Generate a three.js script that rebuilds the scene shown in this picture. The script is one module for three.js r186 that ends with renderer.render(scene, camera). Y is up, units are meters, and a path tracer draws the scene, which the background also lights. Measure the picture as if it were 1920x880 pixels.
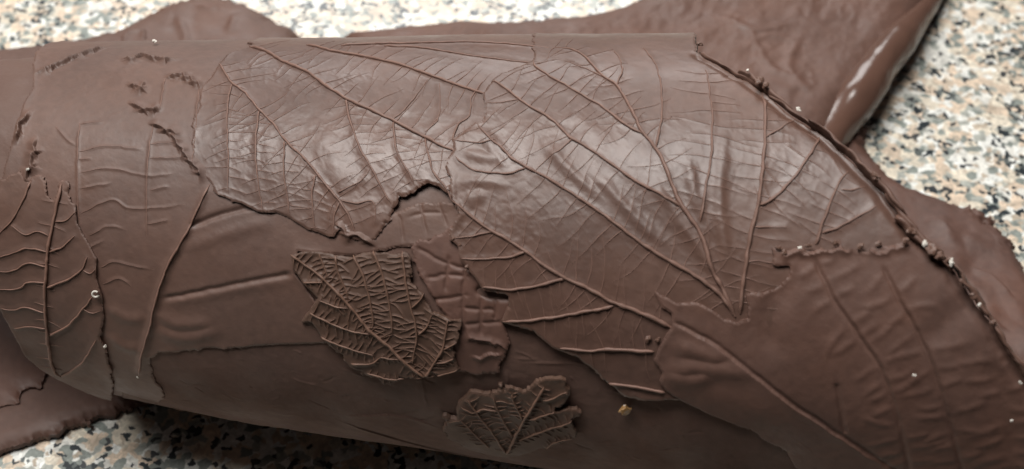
import * as THREE from 'three';
import { mergeGeometries } from 'three/addons/utils/BufferGeometryUtils.js';
import { RectAreaLightUniformsLib } from 'three/addons/lights/RectAreaLightUniformsLib.js';
RectAreaLightUniformsLib.init();

// ---------------------------------------------------------------- camera, light, exposure
const PITCH = 48 * Math.PI / 180, DIST = 0.42, TARGET = new THREE.Vector3(0, 0.05, 0), FOV = 20.5;
const scene = new THREE.Scene();
scene.background = new THREE.Color(0.02, 0.02, 0.021);
const camera = new THREE.PerspectiveCamera(FOV, 1024 / 469, 0.02, 20);
const FWD = new THREE.Vector3(0, -Math.sin(PITCH), -Math.cos(PITCH));
camera.position.copy(TARGET).addScaledVector(FWD, -DIST);
camera.lookAt(TARGET);
camera.focus = 0.365;
camera.userData.fStop = 14;
const renderer = new THREE.WebGLRenderer({ antialias: true });
renderer.toneMapping = THREE.LinearToneMapping;
renderer.toneMappingExposure = 0.97;
renderer.shadowMap.enabled = true;

// a kitchen window behind the counter and a ceiling lamp, both outside the frame
const WINDOW = { at: [-0.1, 1.05, -1.7], w: 1.1, h: 0.65, power: 6.5, color: [1, 0.99, 0.98] };
const LAMP = { at: [-0.5, 1.65, -0.16], w: 1.1, h: 0.8, power: 15.5, color: [1, 0.98, 0.95] };
function areaLight(o, look) {
  const l = new THREE.RectAreaLight(new THREE.Color(...o.color), o.power, o.w, o.h);
  l.position.set(...o.at); l.lookAt(...look); l.castShadow = true; scene.add(l); return l;
}
const winLight = areaLight(WINDOW, [0, 0.05, 0]);
const lampLight = areaLight(LAMP, [-0.5, 0, -0.1599]);

// ---------------------------------------------------------------- small tools
let seed = 7;
const rnd = () => { seed = (seed * 1664525 + 1013904223) >>> 0; return seed / 4294967296; };
const clamp = (x, a, b) => Math.min(b, Math.max(a, x));
const smooth = (a, b, x) => { const t = clamp((x - a) / (b - a), 0, 1); return t * t * (3 - 2 * t); };
function hash(i, j) { let h = Math.imul(i, 374761393) + Math.imul(j, 668265263) | 0; h = Math.imul(h ^ (h >>> 13), 1274126177); return ((h ^ (h >>> 16)) >>> 0) / 4294967296; }
function noise(x, y) {
  const i = Math.floor(x), j = Math.floor(y), u = x - i, v = y - j, a = u * u * (3 - 2 * u), b = v * v * (3 - 2 * v);
  const n0 = hash(i, j), n1 = hash(i + 1, j), n2 = hash(i, j + 1), n3 = hash(i + 1, j + 1);
  return (n0 + (n1 - n0) * a + (n2 - n0) * b + (n0 - n1 - n2 + n3) * a * b) * 2 - 1;
}
const fbm = (x, y, o = 4) => { let s = 0, a = 0.5; for (let k = 0; k < o; k++) { s += a * noise(x, y); x = x * 2.03 + 17.1; y = y * 2.03 + 5.7; a *= 0.5; } return s; };
function cells(x, y) {              // difference of the two nearest cell distances: 0 on the borders
  const i = Math.floor(x), j = Math.floor(y); let d1 = 9, d2 = 9;
  for (let a = -1; a < 2; a++) for (let b = -1; b < 2; b++) {
    const dx = i + a + hash(i + a, j + b) - x, dy = j + b + hash(j + b + 77, i + a) - y, d = Math.sqrt(dx * dx + dy * dy);
    if (d < d1) { d2 = d1; d1 = d; } else if (d < d2) d2 = d;
  }
  return d2 - d1;
}
const used = {};
function numbered(n) { const k = used[n] = (used[n] ?? -1) + 1; return k ? `${n}_${String(k).padStart(3, '0')}` : n; }
function thing(name, label, category, group) { const o = new THREE.Group(); o.name = numbered(name); o.userData = { label, category }; if (group) o.userData.group = group; scene.add(o); return o; }
function mesh(name, geo, mat, parent, label) { const m = new THREE.Mesh(geo, mat); m.name = name; m.castShadow = m.receiveShadow = true; if (label) m.userData.label = label; parent.add(m); return m; }

// ---------------------------------------------------------------- the roll's surface and rays from photo pixels (1920 x 880)
const RM = 0.063;                                       // mean radius, scale of the round coordinate
const radius = (s) => { const a = s / 0.2; return 0.063 + 0.0126 * a - 0.0009 * a * a; };
const axisZ = (s) => { const a = s / 0.2; return 0.0208 + 0.0338 * a - 0.0012 * a * a; };
function onRoll(a, b, h) { const t = b / RM, r = radius(a), q = r + h + 0.0028 * Math.exp(-(((a + 0.085) / 0.055) ** 2)) * smooth(0.9, 1.8, t) * smooth(3.1, 2.4, t); return [a, r + 0.0032 + q * Math.cos(t), axisZ(a) + q * Math.sin(t)]; }
const UPV = new THREE.Vector3(1, 0, 0).cross(FWD), KPX = 440 / Math.tan(FOV * Math.PI / 360);
function ray(px, py) { const d = FWD.clone().multiplyScalar(KPX).addScaledVector(new THREE.Vector3(1, 0, 0), px - 960).addScaledVector(UPV, 440 - py); return d.normalize(); }
function pick(px, py) {                                 // pixel -> [along, round] where its ray meets the roll, or passes it closest
  const d = ray(px, py), c = camera.position, f = (t) => { const x = c.x + d.x * t, r = radius(x), y = c.y + d.y * t - r - 0.0032, z = c.z + d.z * t - axisZ(x); return [Math.hypot(y, z) - r, x, y, z]; };
  let best = [9], bt = 0, hit = null;
  for (let t = 0.25; t < 0.6; t += 0.002) { const v = f(t); if (v[0] < best[0]) { best = v; bt = t; } if (v[0] < 0) { hit = t; break; } }
  if (hit !== null) { let lo = hit - 0.002, hi = hit; for (let k = 0; k < 24; k++) { const m = (lo + hi) / 2; if (f(m)[0] < 0) hi = m; else lo = m; } best = f(hi); }
  return [best[1], Math.atan2(best[3], best[2]) * RM];
}
function onPlane(px, py, y) { const d = ray(px, py), t = (y - camera.position.y) / d.y; return [camera.position.x + d.x * t, camera.position.z + d.z * t]; }
const behind = (px, deg = -80) => ({ px, deg });         // a point on the far side of the roll, above the photo's column px
const trace = (list) => list.map((p) => Array.isArray(p) ? pick(p[0], p[1]) : [pick(p.px, 95)[0], p.deg * Math.PI / 180 * RM]);
function soften(pts, step = 0.001) {                     // even points along a smooth curve through pts
  if (pts.length < 2) return pts;
  const c = new THREE.CatmullRomCurve3(pts.map((p) => new THREE.Vector3(p[0], p[1], 0)), false, 'centripetal'), n = Math.max(2, Math.ceil(c.getLength() / step));
  return c.getSpacedPoints(n).map((p) => [p.x, p.y]);
}
function edgeTable(list) {                              // along as a function of round
  const p = list.slice().sort((u, v) => u[1] - v[1]);
  return (b) => { if (b <= p[0][1]) return p[0][0] + (p[0][1] - b) * 0.12; for (let k = 1; k < p.length; k++) if (b <= p[k][1]) { const t = (b - p[k - 1][1]) / (p[k][1] - p[k - 1][1] || 1); return p[k - 1][0] + t * (p[k][0] - p[k - 1][0]); } return p[p.length - 1][0]; };
}
const RIM = [[1310, 110], [1335, 125], [1375, 150], [1420, 175], [1440, 190], [1480, 220], [1510, 240], [1540, 258], [1580, 290], [1620, 325], [1660, 365], [1690, 410], [1720, 450], [1760, 480], [1790, 512], [1815, 552], [1850, 596], [1880, 640], [1920, 692], [1975, 780], [2010, 860], [2030, 960]];
const rightEnd0 = edgeTable(trace(RIM));
const leftEnd0 = edgeTable(trace([[64, 100], [60, 165], [42, 200], [25, 260], [5, 335], [-30, 420], [-20, 520], [25, 615], [70, 675], [105, 695], [150, 718], [205, 745]]));
const rightEnd = (b) => rightEnd0(b) + 0.0009 * fbm(b * 150, 3.3) + 0.0003 * noise(b * 900, 1.2);
const leftEnd = (b) => leftEnd0(b) + 0.0006 * fbm(b * 240, 9.1);

// ---------------------------------------------------------------- textures
function dataTexture(n, fill, srgb) {
  const d = new Uint8Array(n * n * 4);
  for (let j = 0; j < n; j++) for (let i = 0; i < n; i++) { const c = fill(i / n, j / n, i, j), o = (j * n + i) * 4; d[o] = c[0]; d[o + 1] = c[1]; d[o + 2] = c[2]; d[o + 3] = 255; }
  const t = new THREE.DataTexture(d, n, n); t.wrapS = t.wrapT = THREE.RepeatWrapping; t.magFilter = THREE.LinearFilter; t.minFilter = THREE.LinearMipmapLinearFilter; t.generateMipmaps = true;
  if (srgb) t.colorSpace = THREE.SRGBColorSpace; t.needsUpdate = true; return t;
}
const wrapHash = (i, j, n, k) => hash(((i % n) + n) % n + k * 131, ((j % n) + n) % n + k * 57);
function wrapNoise(x, y, n, k) { const i = Math.floor(x), j = Math.floor(y), u = x - i, v = y - j, a = u * u * (3 - 2 * u), b = v * v * (3 - 2 * v), w = (p, q) => wrapHash(p, q, n, k); return (w(i, j) * (1 - a) + w(i + 1, j) * a) * (1 - b) + (w(i, j + 1) * (1 - a) + w(i + 1, j + 1) * a) * b; }
const grain = dataTexture(512, (u, v) => {
  let h = 0, a = 0.5; for (let k = 0, n = 24; k < 4; k++, n *= 2) { h += a * wrapNoise(u * n, v * n, n, k); a *= 0.55; }
  const g = clamp(h * 230, 0, 255); return [g, g, g];
});
const gloss = dataTexture(512, (u, v) => {              // uneven set of the chocolate: waxy and dull spots
  let h = 0, a = 0.5; for (let k = 0, n = 6; k < 5; k++, n *= 2) { h += a * wrapNoise(u * n, v * n, n, k + 9); a *= 0.6; }
  const g = clamp(255 * (0.8 + 0.4 * (h - 0.55)), 0, 255); return [g, g, g];
});
const GR = 0.5;                                         // metres of counter per texture tile
function grains(u, v, n, k) {                           // nearest cell of a wrapped point field: [random of that cell, distance]
  const x = u * n, y = v * n, i = Math.floor(x), j = Math.floor(y); let best = 9, id = 0;
  for (let a = -1; a < 2; a++) for (let b = -1; b < 2; b++) { const dx = i + a + wrapHash(i + a, j + b, n, k) - x, dy = j + b + wrapHash(i + a, j + b, n, k + 1) - y, d = dx * dx + dy * dy; if (d < best) { best = d; id = wrapHash(i + a, j + b, n, k + 2); } }
  return [id, best];
}
const granite = dataTexture(2048, (u, v) => {
  const N = (n, k) => wrapNoise(u * n, v * n, n, k) - 0.5;
  const wu = u + 0.0032 * N(160, 20) + 0.0022 * N(420, 21), wv = v + 0.0032 * N(160, 22) + 0.0022 * N(420, 23);
  const [big] = grains(wu, wv, 84, 30), [mid] = grains(wu, wv, 165, 40), [small, sd] = grains(wu, wv, 290, 50), [tiny] = grains(wu, wv, 420, 70);
  const cluster = wrapNoise(u * 90, v * 90, 90, 60), k = 1 + 0.1 * N(900, 61) + 0.12 * N(220, 62) + 0.16 * (tiny - 0.5);
  let c = big < 0.34 ? [222, 202, 180] : big < 0.62 ? [222, 212, 194] : big < 0.86 ? [224, 222, 214] : [208, 190, 170];
  if (mid < 0.15) c = [140, 146, 140]; else if (mid < 0.25) c = [172, 174, 166]; else if (mid < 0.4) c = [234, 234, 228];
  if (small < 0.28 && cluster > 0.6) c = small < 0.21 ? [46, 52, 56] : [100, 106, 104]; else if (small > 0.965) c = [64, 66, 68]; else if (small > 0.9) c = [190, 176, 158];
  return [clamp(c[0] * k, 0, 255), clamp(c[1] * k, 0, 255), clamp(c[2] * k, 0, 255)];
}, true);
granite.repeat.set(1 / GR, 1 / GR);

const chocolate = (rough, bump = 0.00006) => {
  const g = grain.clone(), q = gloss.clone(); g.repeat.set(1 / 0.045, 1 / 0.045); q.repeat.set(1 / 0.07, 1 / 0.07); g.needsUpdate = q.needsUpdate = true;
  return new THREE.MeshPhysicalMaterial({ color: new THREE.Color(1, 1, 1), vertexColors: true, roughness: rough, roughnessMap: q, bumpMap: g, bumpScale: bump, side: THREE.DoubleSide, ior: 1.5 });
};
const CHOC = [0.108, 0.059, 0.044];                       // base colour of the chocolate, linear
const MAT = { matte: chocolate(0.72, 0.0001), dull: chocolate(1.0, 0.00012), satin: chocolate(0.78, 0.0001), glossy: chocolate(0.54), rib: chocolate(0.75, 0.00003) };

// ---------------------------------------------------------------- sheets: a height field over (a, b), cut to an outline, with a real edge
function distances(poly, A0, B0, nx, ny, d) {
  const out = new Float32Array(nx * ny), n = poly.length;
  for (let j = 0; j < ny; j++) for (let i = 0; i < nx; i++) {
    const x = A0 + i * d, y = B0 + j * d; let m = 1e9, inside = false;
    for (let k = 0, l = n - 1; k < n; l = k++) {
      const [x1, y1] = poly[k], [x0, y0] = poly[l], ex = x1 - x0, ey = y1 - y0, t = clamp(((x - x0) * ex + (y - y0) * ey) / (ex * ex + ey * ey || 1), 0, 1), dx = x0 + ex * t - x, dy = y0 + ey * t - y, q = dx * dx + dy * dy;
      if (q < m) m = q;
      if ((y1 > y) !== (y0 > y) && x < (x0 - x1) * (y - y1) / (y0 - y1) + x1) inside = !inside;
    }
    out[j * nx + i] = (inside ? 1 : -1) * Math.sqrt(m);
  }
  return out;
}
class Sheet {
  constructor(o) {               // outline (a,b), cell, lift, thick, surface(a,b,h), ragged, curl, wave(a,b), cut(a,b), tone
    Object.assign(this, { cell: 0.00032, lift: 0.0006, thick: 0.0008, ragged: 0.0005, curl: 0.0003, bevel: 0.0005, tone: [1, 1, 1], surface: onRoll, vary: 0.17, margin: 0.001 }, o);
    const xs = this.outline.map((p) => p[0]), ys = this.outline.map((p) => p[1]), d = this.cell;
    this.A0 = Math.min(...xs) - 3 * d; this.B0 = Math.min(...ys) - 3 * d;
    this.nx = Math.ceil((Math.max(...xs) + 3 * d - this.A0) / d) + 1; this.ny = Math.ceil((Math.max(...ys) + 3 * d - this.B0) / d) + 1;
    const { nx, ny, A0, B0 } = this; this.sd = distances(this.outline, A0, B0, nx, ny, d); this.h = new Float32Array(nx * ny);
    for (let j = 0; j < ny; j++) for (let i = 0; i < nx; i++) {
      const k = j * nx + i, a = A0 + i * d, b = B0 + j * d;
      let s = this.sd[k]; if (Math.abs(s) < 0.006) s += this.ragged * (0.25 + 1.1 * smooth(-0.5, 0.6, noise(a * 75 + 8, b * 75))) * (fbm(a * 330, b * 330, 4) * 2 + 0.25 * noise(a * 1700, b * 1700));
      if (this.cut) s = Math.min(s, this.cut(a, b));
      this.sd[k] = s; if (s < -2 * d) continue;
      const e = Math.max(0, s), near = Math.exp(-e / 0.0012);
      this.h[k] = this.lift + (this.wave ? this.wave(a, b, e) : 0) - this.bevel * Math.max(0, 1 - e / 0.0006) ** 2 + this.curl * near * (0.5 + 1.0 * noise(a * 230 + 4, b * 230) + 2.2 * Math.max(0, noise(a * 90 + 14, b * 90 + 2)));
    }
  }
  line(pts, height, width, side = 0, fade = 0.25) {   // raise (or press in) the sheet along a line; side: only to its left (+1) or right (-1)
    const { nx, ny, A0, B0, cell: d } = this, reach = side ? width : width * 2.6, total = pts.length - 1;
    for (let k = 0; k < total; k++) {
      const [x0, y0] = pts[k], [x1, y1] = pts[k + 1], ex = x1 - x0, ey = y1 - y0, L = Math.hypot(ex, ey) || 1e-9;
      const i0 = Math.max(0, Math.floor((Math.min(x0, x1) - reach - A0) / d)), i1 = Math.min(nx - 1, Math.ceil((Math.max(x0, x1) + reach - A0) / d)), j0 = Math.max(0, Math.floor((Math.min(y0, y1) - reach - B0) / d)), j1 = Math.min(ny - 1, Math.ceil((Math.max(y0, y1) + reach - B0) / d));
      for (let j = j0; j <= j1; j++) for (let i = i0; i <= i1; i++) {
        const x = A0 + i * d - x0, y = B0 + j * d - y0, t = clamp((x * ex + y * ey) / (L * L), 0, 1), dx = x - ex * t, dy = y - ey * t, q = Math.hypot(dx, dy); if (q > reach) continue;
        const along = (k + t) / total, end = fade ? smooth(0, fade, along) * smooth(0, fade, 1 - along) : 1;
        let v;
        if (side) { if ((ex * y - ey * x) * side < 0) continue; v = height * end * (1 - q / width) ** 2; } else v = height * end * Math.exp(-q * q / (width * width));
        const at = j * nx + i, was = this.add[at]; if (Math.abs(v) > Math.abs(was)) this.add[at] = v;
      }
    }
  }
  lines(list, height, width, side, fade) { this.add = new Float32Array(this.nx * this.ny); for (const p of list) this.line(p, height, width, side, fade); for (let k = 0; k < this.add.length; k++) this.h[k] += this.add[k]; this.add = null; return this; }
  heightAt(a, b) {
    const x = clamp((a - this.A0) / this.cell, 0, this.nx - 1.001), y = clamp((b - this.B0) / this.cell, 0, this.ny - 1.001), i = Math.floor(x), j = Math.floor(y), u = x - i, v = y - j, n = this.nx, k = j * n + i, h = this.h;
    return (h[k] * (1 - u) + h[k + 1] * u) * (1 - v) + (h[k + n] * (1 - u) + h[k + n + 1] * u) * v;
  }
  inside(a, b) { const i = Math.round((a - this.A0) / this.cell), j = Math.round((b - this.B0) / this.cell); return i >= 0 && j >= 0 && i < this.nx && j < this.ny && this.sd[j * this.nx + i] > 0; }
  geometry(under = false) {
    const { nx, ny, A0, B0, cell: d, sd, h } = this, P = [], C = [], U = [], I = [], at = new Int32Array(nx * ny).fill(-1), cross = new Map(), rim = [];
    const put = (a, b, hh) => {
      const p = this.surface(a, b, hh), t = 1 + this.vary * (fbm(a * 55 + 3, b * 55, 3) + 0.5 * noise(a * 700, b * 700)), w = 0.5 * this.vary * fbm(a * 30 + 40, b * 30 + 9, 3);
      P.push(p[0], p[1], p[2]); U.push(a, b); C.push(CHOC[0] * this.tone[0] * t * (1 + w), CHOC[1] * this.tone[1] * t, CHOC[2] * this.tone[2] * t * (1 - w)); return P.length / 3 - 1;
    };
    const corner = (i, j) => { const k = j * nx + i; if (at[k] < 0) at[k] = put(A0 + i * d, B0 + j * d, h[k]); return at[k]; };
    const edge = (k0, k1) => { const lo = Math.min(k0, k1), hi = Math.max(k0, k1), key = lo * 2 + (hi - lo === 1 ? 0 : 1); let v = cross.get(key); if (v === undefined) { const t = sd[lo] / (sd[lo] - sd[hi]), f = (m) => [A0 + (m % nx) * d, B0 + Math.floor(m / nx) * d], p = f(lo), q = f(hi); v = put(p[0] + (q[0] - p[0]) * t, p[1] + (q[1] - p[1]) * t, sd[lo] > 0 ? h[lo] : h[hi]); cross.set(key, v); } return v; };
    for (let j = 0; j < ny - 1; j++) for (let i = 0; i < nx - 1; i++) {
      const k = [j * nx + i, j * nx + i + 1, (j + 1) * nx + i + 1, (j + 1) * nx + i], ins = k.map((m) => sd[m] > 0), c = ins.filter(Boolean).length; if (!c) continue;
      const v = [], ij = [[i, j], [i + 1, j], [i + 1, j + 1], [i, j + 1]], cuts = [];
      for (let q = 0; q < 4; q++) { if (ins[q]) v.push(corner(...ij[q])); if (ins[q] !== ins[(q + 1) % 4]) { const e = edge(k[q], k[(q + 1) % 4]); v.push(e); cuts.push([e, ins[q]]); } }
      for (let q = 1; q < v.length - 1; q++) I.push(v[0], v[q + 1], v[q]);
      if (cuts.length === 2) rim.push(cuts[0][1] ? [cuts[0][0], cuts[1][0]] : [cuts[1][0], cuts[0][0]]);
    }
    if (this.flip) for (let q = 0; q < I.length; q += 3) { const t = I[q + 1]; I[q + 1] = I[q + 2]; I[q + 2] = t; }
    const make = (p, c, u, ix) => { const g = new THREE.BufferGeometry(); g.setAttribute('position', new THREE.Float32BufferAttribute(p, 3)); g.setAttribute('color', new THREE.Float32BufferAttribute(c, 3)); g.setAttribute('uv', new THREE.Float32BufferAttribute(u, 2)); g.setIndex(ix); g.computeVertexNormals(); return g; };
    const top = make(P, C, U, I), n = top.attributes.normal.array, sp = [], sc = [], su = [], si = [], low = new Map();
    const lower = (v) => { let w = low.get(v); if (w === undefined) { w = sp.length / 3; const up = this.surface(U[2 * v], U[2 * v + 1], 0), uq = this.surface(U[2 * v], U[2 * v + 1], 0.01); for (const m of [0, 1]) { for (let q = 0; q < 3; q++) sp.push(P[3 * v + q] - m * this.thick * (uq[q] - up[q]) / 0.01); sc.push(C[3 * v], C[3 * v + 1], C[3 * v + 2]); su.push(U[2 * v] + m * this.thick, U[2 * v + 1]); } low.set(v, w); } return w; };
    for (const [x, y] of rim) { const p = lower(x), q = lower(y); si.push(p, q, p + 1, q, q + 1, p + 1); }
    const parts = [top]; if (si.length) parts.push(make(sp, sc, su, si));
    if (under) { const bp = P.slice(), step = []; for (let v = 0; v < P.length; v += 3) bp[v + 1] -= this.thick; for (let q = 0; q < I.length; q += 3) step.push(I[q], I[q + 2], I[q + 1]); parts.push(make(bp, C, U, step)); }
    return mergeGeometries(parts);
  }
  // a rib following the sheet: half-sunk strand, thick to thin, slightly knotty
  rib(pts, r0, r1, sides = 6, rise = 0.3) {
    const P = [], C = [], U = [], I = [], n = pts.length;
    for (let k = 0; k < n; k++) {
      const [a, b] = pts[k], p = pts[Math.max(0, k - 1)], q = pts[Math.min(n - 1, k + 1)], tx = q[0] - p[0], ty = q[1] - p[1], L = Math.hypot(tx, ty) || 1, ox = -ty / L, oy = tx / L, f = k / (n - 1);
      const r = (r0 + (r1 - r0) * f) * (1 + 0.28 * noise(a * 800 + 3, b * 800)) * (0.35 + 0.65 * smooth(0, 0.03, f) * smooth(0, 0.06, 1 - f)), h = this.heightAt(a, b) + r * rise;
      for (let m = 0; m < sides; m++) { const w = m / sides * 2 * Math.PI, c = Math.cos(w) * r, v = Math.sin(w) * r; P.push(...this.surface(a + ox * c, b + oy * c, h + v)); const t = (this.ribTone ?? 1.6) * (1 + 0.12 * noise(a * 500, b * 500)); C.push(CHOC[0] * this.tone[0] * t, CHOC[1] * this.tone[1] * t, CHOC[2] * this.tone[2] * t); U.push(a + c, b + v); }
      if (k) for (let m = 0; m < sides; m++) { const x = (k - 1) * sides + m, y = (k - 1) * sides + (m + 1) % sides; I.push(x, y, x + sides, y, y + sides, x + sides); }
    }
    const g = new THREE.BufferGeometry(); g.setAttribute('position', new THREE.Float32BufferAttribute(P, 3)); g.setAttribute('color', new THREE.Float32BufferAttribute(C, 3)); g.setAttribute('uv', new THREE.Float32BufferAttribute(U, 2)); g.setIndex(I); g.computeVertexNormals(); return g;
  }
}
function wander(pts, amp = 0.00018) { return pts.map(([a, b]) => [a + amp * noise(a * 500 + b * 90, b * 500), b + amp * noise(a * 500 + 50, b * 470 + 31)]); }
function veins(list) { return list.map(({ p, ...o }) => ({ ...o, p: wander(soften(trace(p), 0.0007)) })); }
// rungs: fine cross veins leaving a vein at a steady spacing
function rungs(sheet, vein, gap, left, right, lean = 0, jitter = 0.3) {
  const out = []; let run = gap * rnd();
  for (let k = 1; k < vein.length; k++) {
    const [x0, y0] = vein[k - 1], [x1, y1] = vein[k], L = Math.hypot(x1 - x0, y1 - y0); run -= L; if (run > 0) continue; run = gap * (0.7 + 0.6 * rnd());
    const tx = (x1 - x0) / L, ty = (y1 - y0) / L;
    for (const side of [1, -1]) {
      const len = (side > 0 ? left : right) * (0.55 + 0.6 * rnd()); if (len < 0.001 || rnd() < 0.12) continue;
      let dir = Math.atan2(tx * side + ty * lean, -ty * side + tx * lean), x = x1, y = y1; const line = [[x, y]], n = Math.max(3, Math.round(len / 0.0007));
      for (let q = 0; q < n; q++) { dir += (rnd() - 0.5) * jitter; x += Math.cos(dir) * len / n; y += Math.sin(dir) * len / n; if (!sheet.inside(x, y)) break; line.push([x, y]); }
      if (line.length > 2) out.push(line);
    }
  }
  return out;
}

// ---------------------------------------------------------------- counter
{
  const g = new THREE.BoxGeometry(2.4, 0.03, 1.0), p = g.attributes.position, u = g.attributes.uv;
  for (let k = 0; k < p.count; k++) u.setXY(k, p.getX(k) + 0.31, p.getZ(k) + 0.17);
  const m = new THREE.MeshPhysicalMaterial({ map: granite, color: new THREE.Color(0.86, 0.86, 0.86), roughness: 0.3, ior: 1.5 });
  const o = mesh('granite_countertop', g, m, scene); o.position.set(0, -0.015, -0.28); o.userData = { kind: 'structure', label: 'polished cream, grey and black speckled granite countertop', category: 'countertop' };
}

// ---------------------------------------------------------------- the roll
const roll = thing('chocolate_roll', 'large hollow chocolate roll pressed with overlapping vein-marked leaves on the granite', 'chocolate roll');
const gentle = (a, b) => 0.0007 * fbm(a * 22 + 5, b * 22, 2) + 0.00025 * fbm(a * 60, b * 60, 2) + 0.00005 * fbm(a * 160, b * 160, 3);
{ // wall of the tube: outer face, torn ends, inner face
  const rows = [], cols = 330; for (let t = -180; t < 180; t += (t > -70 && t < 155) ? 0.9 : 4) rows.push(t * Math.PI / 180 * RM); rows.push(Math.PI * RM);
  const wall = (h0, flat, inward) => {
    const P = [], C = [], U = [], I = [], n = cols + 1;
    rows.forEach((b, j) => { for (let i = 0; i < n; i++) { const bb = b, L = leftEnd(bb), R = rightEnd(bb), a = L + (R - L) * i / cols, end = Math.min(a - L, R - a), w = Math.abs(b) > 2.7 * RM ? 0 : 1; P.push(...onRoll(a, b, h0 + flat * w * gentle(a, b) - (inward ? 0 : 0.0006 * Math.max(0, 1 - end / 0.0012) ** 2))); const t = 1 + 0.1 * fbm(a * 55, b * 55, 3); C.push(CHOC[0] * t, CHOC[1] * t, CHOC[2] * t); U.push(a, b); } });
    for (let j = 0; j < rows.length - 1; j++) for (let i = 0; i < cols; i++) { const k = j * n + i; if (inward) I.push(k, k + 1, k + n, k + 1, k + n + 1, k + n); else I.push(k, k + n, k + 1, k + 1, k + n, k + n + 1); }
    const g = new THREE.BufferGeometry(); g.setAttribute('position', new THREE.Float32BufferAttribute(P, 3)); g.setAttribute('color', new THREE.Float32BufferAttribute(C, 3)); g.setAttribute('uv', new THREE.Float32BufferAttribute(U, 2)); g.setIndex(I); g.computeVertexNormals(); return g;
  };
  const outer = wall(0, 1, false), inner = wall(-0.0022, 0, true), n = cols + 1, parts = [outer, inner];
  for (const i of [0, cols]) { // torn end faces join outer and inner wall
    const P = [], C = [], U = [], I = [], po = outer.attributes.position, pi = inner.attributes.position;
    rows.forEach((b, j) => { const k = j * n + i; P.push(po.getX(k), po.getY(k), po.getZ(k), pi.getX(k), pi.getY(k), pi.getZ(k)); for (const q of [0, 1]) { C.push(...CHOC); U.push(q * 0.002, b); } if (j) { const v = (j - 1) * 2; I.push(v, v + 1, v + 2, v + 1, v + 3, v + 2); } });
    const g = new THREE.BufferGeometry(); g.setAttribute('position', new THREE.Float32BufferAttribute(P, 3)); g.setAttribute('color', new THREE.Float32BufferAttribute(C, 3)); g.setAttribute('uv', new THREE.Float32BufferAttribute(U, 2)); g.setIndex(I); g.computeVertexNormals(); parts.push(g);
  }
  mesh('roll_wall', mergeGeometries(parts), MAT.satin, roll);
}
const RIMLINE = []; for (const [, b] of soften(trace(RIM), 0.0012)) RIMLINE.push([rightEnd(b) - 0.002, b]);
const inRoll = (a, b) => Math.min(rightEnd(b) - 0.0006 - a, a - leftEnd(b) - 0.0003);
function layer(name, label, parent, o) {
  const s = new Sheet({ cut: inRoll, ...o, outline: trace(o.outline) });
  s.build = (mat) => { s.mesh = mesh(name, s.geometry(), mat, parent, label); return s; };
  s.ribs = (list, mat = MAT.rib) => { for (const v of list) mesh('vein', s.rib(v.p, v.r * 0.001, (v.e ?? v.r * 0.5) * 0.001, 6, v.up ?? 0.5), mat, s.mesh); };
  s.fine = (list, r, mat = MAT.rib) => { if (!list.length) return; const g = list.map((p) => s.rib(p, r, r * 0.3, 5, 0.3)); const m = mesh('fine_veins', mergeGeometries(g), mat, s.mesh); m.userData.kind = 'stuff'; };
  return s;
}
const curves = (list, amp) => list.map((p) => wander(soften(trace(p), 0.0006), amp));
const torn = (list, amp = 0.0007) => list.map((p) => { const q = soften(trace(p), 0.0004); return q.map(([a, b]) => [a + amp * noise(a * 700, b * 700), b + amp * noise(a * 700 + 9, b * 700 + 40)]); });

const spots = [[690, 270, 0.014], [770, 300, 0.012], [880, 270, 0.01], [900, 340, 0.012], [1030, 240, 0.012], [480, 280, 0.01], [960, 420, 0.01]].map(([x, y, r]) => [...pick(x, y), r]);
const crinkle = (a, b) => { let m = 0.4; for (const [x, y, r] of spots) m += Math.exp(-((a - x) ** 2 + (b - y) ** 2) / (r * r)); return Math.min(m, 1.2) * (0.00015 * fbm(a * 300, b * 300, 3) - 0.00004 * Math.exp(-cells(a * 240, b * 240) * 6)); };
// lower face of the roll, under all leaves
{
  const s = layer('lower_sheet', 'smooth dark lower face of the roll', roll, { lift: 0.0004, curl: 0.0001, tone: [0.92, 0.9, 0.9], outline: [[250, 560], [640, 560], [760, 430], [1000, 560], [1300, 640], [1500, 760], [1640, 900], [1640, 1010], [1300, 1000], [1000, 930], [700, 900], [420, 870], [300, 790], [230, 735]], wave: (a, b) => gentle(a, b) + 0.00007 * fbm(a * 90, b * 420, 3) + 0.00005 * fbm(a * 600, b * 600, 2) });
  s.lines(curves([[[310, 742], [360, 762], [420, 786], [500, 800]], [[620, 770], [700, 800], [800, 830], [930, 858]], [[640, 768], [760, 775], [830, 800]]]), 0.0005, 0.0028, 1);
  s.lines(curves([[[790, 700], [800, 760]], [[950, 690], [952, 720]], [[980, 680], [1080, 682], [1150, 690]], [[1130, 735], [1230, 730]]], 0.0002), 0.00018, 0.0004);
  const scratch = []; for (let k = 0; k < 90; k++) { const x = 320 + rnd() * 1100, y = 640 + rnd() * 220, l = 6 + rnd() * 50, t = (rnd() - 0.4) * 0.9; scratch.push(wander(soften([pick(x, y), pick(x + l * Math.cos(t), y + l * Math.sin(t))], 0.0006), 0.0003)); }
  s.lines(scratch.slice(0, 45), 0.00016, 0.00035).lines(scratch.slice(45), -0.00018, 0.00035);
  s.build(MAT.dull);
}
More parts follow.
